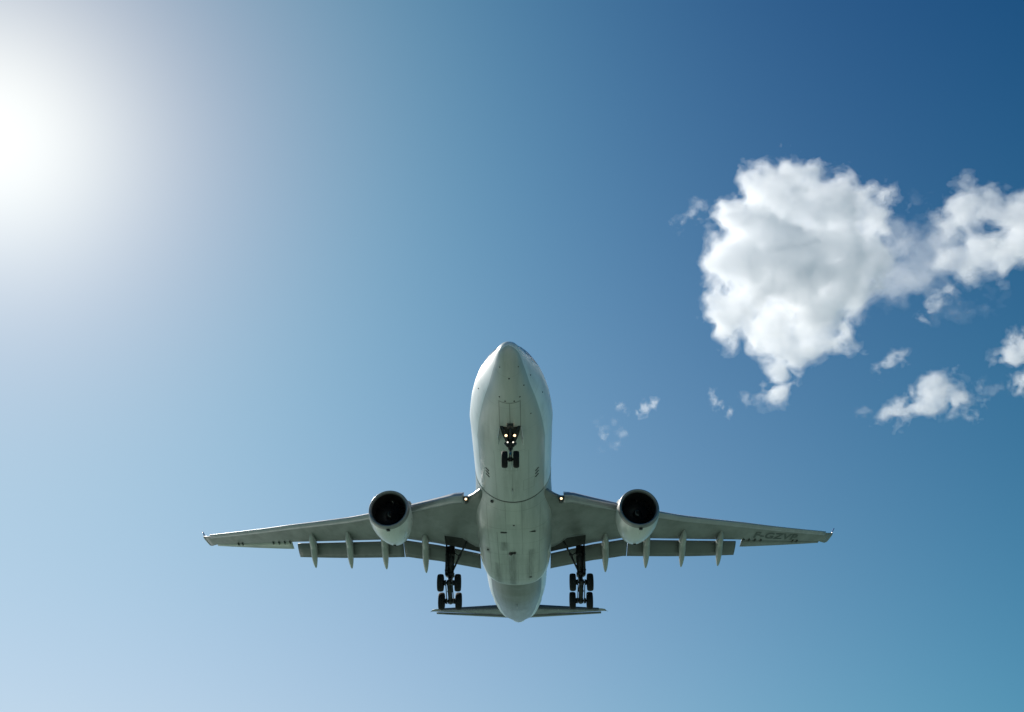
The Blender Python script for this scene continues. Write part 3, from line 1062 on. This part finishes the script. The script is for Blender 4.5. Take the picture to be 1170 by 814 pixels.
ng = empty('nose_gear', plane, (0.0, 6.67, -4.59))
for s in (-1, 1):
    make_wheel(ng, Vector((s * 0.355, 0, 0)), 0.525, 0.37)
bm = bmesh.new()
tube(bm, (-0.36, 0, 0), (0.36, 0, 0), 0.075, n=16)
tube(bm, (-0.13, 0, 0), (0.13, 0, 0), 0.14, n=20)
obj('axle', bm, M['gear'], ng)
bm = bmesh.new()
tube(bm, (0, 0, -0.03), (0, 0.02, 0.85), 0.085, n=20)
obj('piston', bm, M['piston'], ng)
bm = bmesh.new()
tube(bm, (0, 0.02, 0.72), (0, 0.1, 1.95), 0.15, 0.17, n=24)
tube(bm, (0, 0.03, 0.95), (0, 0.05, 1.2), 0.21, 0.21, n=24)
box(bm, (0, 0.0, 1.30), (0.62, 0.10, 0.10))
for s in (-1, 1):
    tube(bm, (s * 0.10, 0.05, 1.10), (s * 0.52, -0.75, 1.95), 0.06, n=12)
    tube(bm, (s * 0.04, 0.12, 0.85), (s * 0.04, 0.40, 0.50), 0.035, n=10)
    tube(bm, (s * 0.04, 0.40, 0.50), (s * 0.04, 0.12, 0.1), 0.035, n=10)
    tube(bm, (s * 0.13, -0.1, 0.88), (s * 0.30, -0.06, 1.10), 0.11, 0.12, n=16)
obj('shock_strut', bm, M['gear'], ng)
bm = bmesh.new()
tube(bm, (0, 0.05, 1.05), (0, -0.85, 1.85), 0.07, n=14)
box(bm, (0, -0.95, 1.80), (0.40, 0.42, 0.12))
obj('drag_brace', bm, M['gear'], ng)
for s in (-1, 1):
    for x, y, z, r_, mt, nm in ((0.265, -0.42, 1.42, 0.085, 'lamp', 'landing_light'), (0.17, -0.22, 1.06, 0.055, 'lamp_small', 'taxi_light')):
        bm = bmesh.new()
        bmesh.ops.create_uvsphere(bm, u_segments=16, v_segments=10, radius=r_, matrix=Matrix.Translation((s * x, y, z)))
        lo_ = obj(nm, bm, M[mt], ng)
        bm = revolve(bmesh.new(), [(-0.02, r_ * 1.05), (-0.03, r_ * 1.25), (0.06, r_ * 1.3), (0.18, r_ * 0.7), (0.22, 0.02)], (s * x, y, z), n=20)
        obj('lamp_housing', bm, M['gear'], lo_)
    # rear doors hang open beside the leg
    bm = bmesh.new()
    g = [(5.98, -2.70), (7.55, -2.76), (7.3, -3.28), (6.2, -3.36)]
    rr = []
    for dx in (0.0, 0.05):
        rr.append([(s * (0.66 + dx + (0.10 if z < -3 else 0)), y - 6.67, z + 4.59) for y, z in g])
    loft(rr, bm=bm)
    obj('gear_door', bm, M['white'], ng, smooth=False)
# the open part of the bay, its shade a dark patch laid on the skin between the doors
bm = bmesh.new()
rows = []
for t in np.linspace(0, 1, 14):
    y = 5.92 + 2.35 * t
    hw = lerp(y, [5.92, 6.4, 7.0, 7.7, 8.27], [0.66, 0.60, 0.50, 0.33, 0.10])
    rows.append([bm.verts.new((x, y - 6.67, keel_z(x, y, 0.012) + 4.59)) for x in np.linspace(-hw, hw, 9)])
for i in range(13):
    for q in range(8):
        bm.faces.new((rows[i][q], rows[i][q + 1], rows[i + 1][q + 1], rows[i + 1][q]))
obj('gear_bay_shade', bm, M['bay'], ng, smooth=False)

# ------------------------------------------------------------------ clouds: real bodies of scattering droplets, far beyond the airliner
FPX = 1013.6


def sky_point(u, v, dist):
    """a place in the air, dist metres out along the line of sight through the 1170 x 814 picture"""
    d = Vector(((u - 585.0) / FPX, -(v - 407.0) / FPX, -1.0)) * dist
    return Vector((0, 0, CAM_Z)) + CAM_ROT @ d


def cloud_material(name, dens, skin=False):
    m = bpy.data.materials.new(name)
    m.use_nodes = True
    nt = m.node_tree
    nt.nodes.clear()
    out = nt.nodes.new('ShaderNodeOutputMaterial')
    v = nt.nodes.new('ShaderNodeVolumePrincipled')
    v.inputs['Color'].default_value = (0.995, 0.995, 0.998, 1)
    v.inputs['Density'].default_value = dens
    v.inputs['Anisotropy'].default_value = 0.4
    nt.links.new(v.outputs[0], out.inputs['Volume'])
    if skin:        # the outermost droplets scatter a little light at the surface itself
        mx = nt.nodes.new('ShaderNodeMixShader')
        mx.inputs[0].default_value = 0.01
        tr = nt.nodes.new('ShaderNodeBsdfTransparent')
        tl = nt.nodes.new('ShaderNodeBsdfTranslucent')
        nt.links.new(tr.outputs[0], mx.inputs[1])
        nt.links.new(tl.outputs[0], mx.inputs[2])
        nt.links.new(mx.outputs[0], out.inputs['Surface'])
    m.cycles.homogeneous_volume = True
    return m


def cloud_mesh(name, blobs, seed, amp, thr, px, noise_px, detail=7.0, rough=0.63):
    """blobs (x, y, z, r) in metres about the cloud's middle -> a billowing closed surface"""
    lo = [min(b[i] - b[3] for b in blobs) - amp * 1.3 for i in range(3)]
    hi = [max(b[i] + b[3] for b in blobs) + amp * 1.3 for i in range(3)]
    ng_ = bpy.data.node_groups.new(name + '_field', 'GeometryNodeTree')
    ng_.interface.new_socket('Geometry', in_out='OUTPUT', socket_type='NodeSocketGeometry')
    N, L = ng_.nodes, ng_.links
    out = N.new('NodeGroupOutput')
    pos = N.new('GeometryNodeInputPosition').outputs[0]

    def mth(op, a, b=None, c=None):
        n = N.new('ShaderNodeMath')
        n.operation = op
        for i, v in enumerate((a, b, c)):
            if v is None:
                continue
            if isinstance(v, (int, float)):
                n.inputs[i].default_value = v
            else:
                L.new(v, n.inputs[i])
        return n.outputs[0]

    flat = N.new('ShaderNodeVectorMath')
    flat.operation = 'MULTIPLY'
    L.new(pos, flat.inputs[0])
    flat.inputs[1].default_value = (1.0, 1.0, 1.5)
    sd = None
    for x, y, z, r in blobs:
        n = N.new('ShaderNodeVectorMath')
        n.operation = 'DISTANCE'
        L.new(flat.outputs[0], n.inputs[0])
        n.inputs[1].default_value = (x, y, z)
        d = mth('SUBTRACT', n.outputs['Value'], r)
        sd = d if sd is None else mth('SMOOTH_MIN', sd, d, amp * 0.5)
    off = N.new('ShaderNodeVectorMath')
    off.operation = 'ADD'
    L.new(pos, off.inputs[0])
    off.inputs[1].default_value = (seed * 371.3, seed * 113.7, seed * 57.1)
    tex = N.new('ShaderNodeTexNoise')
    tex.noise_dimensions = '3D'
    tex.normalize = False
    tex.inputs['Scale'].default_value = 1.0 / noise_px
    tex.inputs['Detail'].default_value = detail
    tex.inputs['Roughness'].default_value = rough
    tex.inputs['Distortion'].default_value = 0.25
    L.new(off.outputs[0], tex.inputs['Vector'])
    f = mth('SUBTRACT', mth('MULTIPLY', tex.outputs[0], amp), sd)
    vol = N.new('GeometryNodeVolumeCube')
    L.new(f, vol.inputs['Density'])
    vol.inputs['Background'].default_value = -amp * 3
    vol.inputs['Min'].default_value = lo
    vol.inputs['Max'].default_value = hi
    for ax, i in (('X', 0), ('Y', 1), ('Z', 2)):
        vol.inputs['Resolution ' + ax].default_value = max(8, int((hi[i] - lo[i]) / px))
    v2m = N.new('GeometryNodeVolumeToMesh')
    L.new(vol.outputs[0], v2m.inputs[0])
    v2m.inputs['Threshold'].default_value = thr
    L.new(v2m.outputs[0], out.inputs[0])
    host = bpy.data.objects.new(name, bpy.data.meshes.new(name + '_host'))
    COL.objects.link(host)
    md = host.modifiers.new('field', 'NODES')
    md.node_group = ng_
    dg = bpy.context.evaluated_depsgraph_get()
    me = bpy.data.meshes.new_from_object(host.evaluated_get(dg), depsgraph=dg)
    bpy.data.objects.remove(host)
    bpy.data.node_groups.remove(ng_)
    return me


def make_cloud(name, dist, blobs_px, seed, layers, label, group=None, zsq=0.9):
    """layers: (part name, density per metre, amp px, threshold px, voxel px, noise px)"""
    k = dist / FPX
    cu = sum(b[0] for b in blobs_px) / len(blobs_px)
    cv = sum(b[1] for b in blobs_px) / len(blobs_px)
    rnd = random.Random(seed)
    bl = [((u - cu) * k, -(v - cv) * k, (rnd.random() - 0.5) * r * zsq * k + (z if False else 0), r * k) for u, v, r in blobs_px for z in (0,)]
    root = None
    for pn, dens, amp, thr, px, npx in layers:
        me = cloud_mesh(name, bl, seed, amp * k, thr * k, px * k, npx * k)
        me.materials.clear()
        me.materials.append(cloud_material(pn + '_droplets', dens, pn == 'cloud_middle'))
        me.polygons.foreach_set('use_smooth', [True] * len(me.polygons))
        me.name = pn
        o = bpy.data.objects.new(name if root is None else pn, me)
        COL.objects.link(o)
        print('cloud', name, pn, len(me.polygons))
        if root is None:
            root = o
            o.matrix_world = Matrix.Translation(sky_point(cu, cv, dist)) @ CAM_ROT.to_4x4()
            tag(o, label, 'cloud', group)
        else:
            o.parent = root
    return root


BIG = [(890, 230, 46), (945, 238, 40), (982, 242, 26), (1004, 228, 15), (925, 212, 22), (885, 200, 16), (845, 250, 30), (838, 300, 36), (836, 350, 30), (833, 378, 18),
       (890, 300, 62), (945, 298, 58), (980, 295, 38), (930, 350, 42), (880, 366, 34), (955, 345, 34), (905, 393, 22), (925, 396, 16), (903, 408, 21), (898, 419, 19), (893, 430, 24), (889, 439, 20), (883, 450, 10), (940, 385, 14), (830, 320, 22), (845, 335, 25),
       (868, 390, 14), (820, 235, 10), (828, 330, 24), (860, 352, 30), (948, 376, 26), (988, 256, 28), (914, 380, 28)]
ARM = [(1098, 240, 22), (1096, 222, 12), (1132, 238, 29), (1160, 250, 32), (1120, 288, 28), (1082, 300, 16), (1150, 292, 26), (1185, 270, 36), (1085, 262, 16)]
VEIL = [(1010, 270, 26), (1040, 288, 32), (1068, 275, 28), (1018, 315, 28), (1050, 318, 26), (1080, 310, 22), (1075, 325, 12), (985, 340, 22), (1100, 320, 20)]


def three(d, a, n, vox=1.7):
    """faint outer droplets, a denser middle and a dense heart"""
    return (('veil', 0.2 * d, a * 1.35, -0.05 * a, vox, n), ('cloud_middle', 0.35 * d, a, a * 0.12, vox, n), ('cloud_core', 0.9 * d, a, a * 0.40, vox, n))


make_cloud('cloud', 1500.0, BIG, 3, three(0.036, 18, 36), 'big bright white cumulus cloud, the largest one in the blue sky', zsq=0.5)
make_cloud('cloud', 1560.0, ARM, 5, three(0.022, 22, 40), 'ragged white cloud running off the picture edge beside the big cumulus', zsq=0.5)
make_cloud('cloud', 1540.0, VEIL, 9, three(0.0065, 30, 42), 'thin grey see-through veil of cloud joining the big cumulus to the ragged one', zsq=0.5)
make_cloud('cloud', 1530.0, [(1080, 332, 9), (1070, 340, 10), (1062, 352, 8), (1056, 364, 6)], 44, three(0.018, 9, 14, 1.1), 'bright slanting tuft hanging below the thin grey veil of cloud')
SM = 'small scattered fair weather clouds'
make_cloud('cloud', 1620.0, [(1072, 450, 21), (1055, 458, 14), (1092, 455, 17), (1040, 463, 9), (1025, 472, 11), (1014, 476, 7), (1108, 463, 9), (1118, 472, 5)], 8,
           three(0.026, 17, 22, 1.3), 'small puffy white cloud with a lumpy tail, below the ragged white cloud', SM)
make_cloud('cloud', 1650.0, [(1020, 414, 8), (1010, 421, 7), (1028, 408, 6), (1002, 426, 4)], 11, three(0.02, 10, 15, 1.2), 'tiny slanting white wisp between the big cumulus and the puffy cloud', SM)
make_cloud('cloud', 1600.0, [(1160, 404, 15), (1176, 398, 22), (1145, 410, 8), (1192, 405, 20)], 14, three(0.035, 13, 20, 1.3), 'white cloud cut by the picture edge, upper of the two there', SM)
make_cloud('cloud', 1610.0, [(1166, 440, 10), (1178, 434, 14), (1160, 430, 6), (1190, 440, 14)], 17, three(0.03, 12, 18, 1.3), 'white cloud cut by the picture edge, lower of the two there', SM)
make_cloud('cloud', 1700.0, [(820, 458, 4.5), (824, 466, 5), (814, 450, 3), (831, 469, 4)], 20, three(0.03, 7, 11, 1.0), 'tiny curled white wisp under the tail of the big cumulus', SM)
make_cloud('cloud', 1700.0, [(851, 455, 5), (856, 459, 4), (846, 452, 3)], 23, three(0.012, 6, 10, 1.0), 'very faint small tuft of cloud beside the curled wisp', SM)
make_cloud('cloud', 1750.0, [(737, 467, 6), (741, 462, 5), (731, 470, 4), (745, 460, 4)], 26, three(0.04, 6, 11, 1.0), 'tiny bright star shaped scrap of cloud above the wing with the lettering', SM)
make_cloud('cloud', 1750.0, [(709, 465, 4.5), (715, 467, 3), (704, 460, 2.5)], 29, three(0.016, 7, 10, 1.0), 'tiny cloud scrap just beside the bright star shaped one', SM)
make_cloud('cloud', 1800.0, [(686, 488, 6), (690, 500, 5), (696, 510, 5), (706, 506, 4), (712, 494, 5), (702, 484, 4)], 32, three(0.006, 10, 13, 1.1), 'nearly transparent ring of thin cloud, the faintest in the sky', SM)
make_cloud('cloud', 1500.0, [(792, 244, 8), (780, 252, 6), (800, 238, 8), (768, 256, 4)], 35, three(0.014, 11, 14, 1.1), 'loose wisp of cloud off the sunny edge of the big cumulus', SM)
make_cloud('cloud', 1620.0, [(1135, 447, 8), (1125, 441, 5), (1144, 444, 6)], 38, three(0.006, 10, 14, 1.2), 'faint patch of cloud between the puffy cloud and the picture edge', SM)
make_cloud('cloud', 1620.0, [(988, 470, 4), (981, 473, 4), (994, 468, 3)], 41, three(0.008, 7, 10, 1.1), 'faint little smudge of cloud next to the lumpy tail of the puffy cloud', SM)
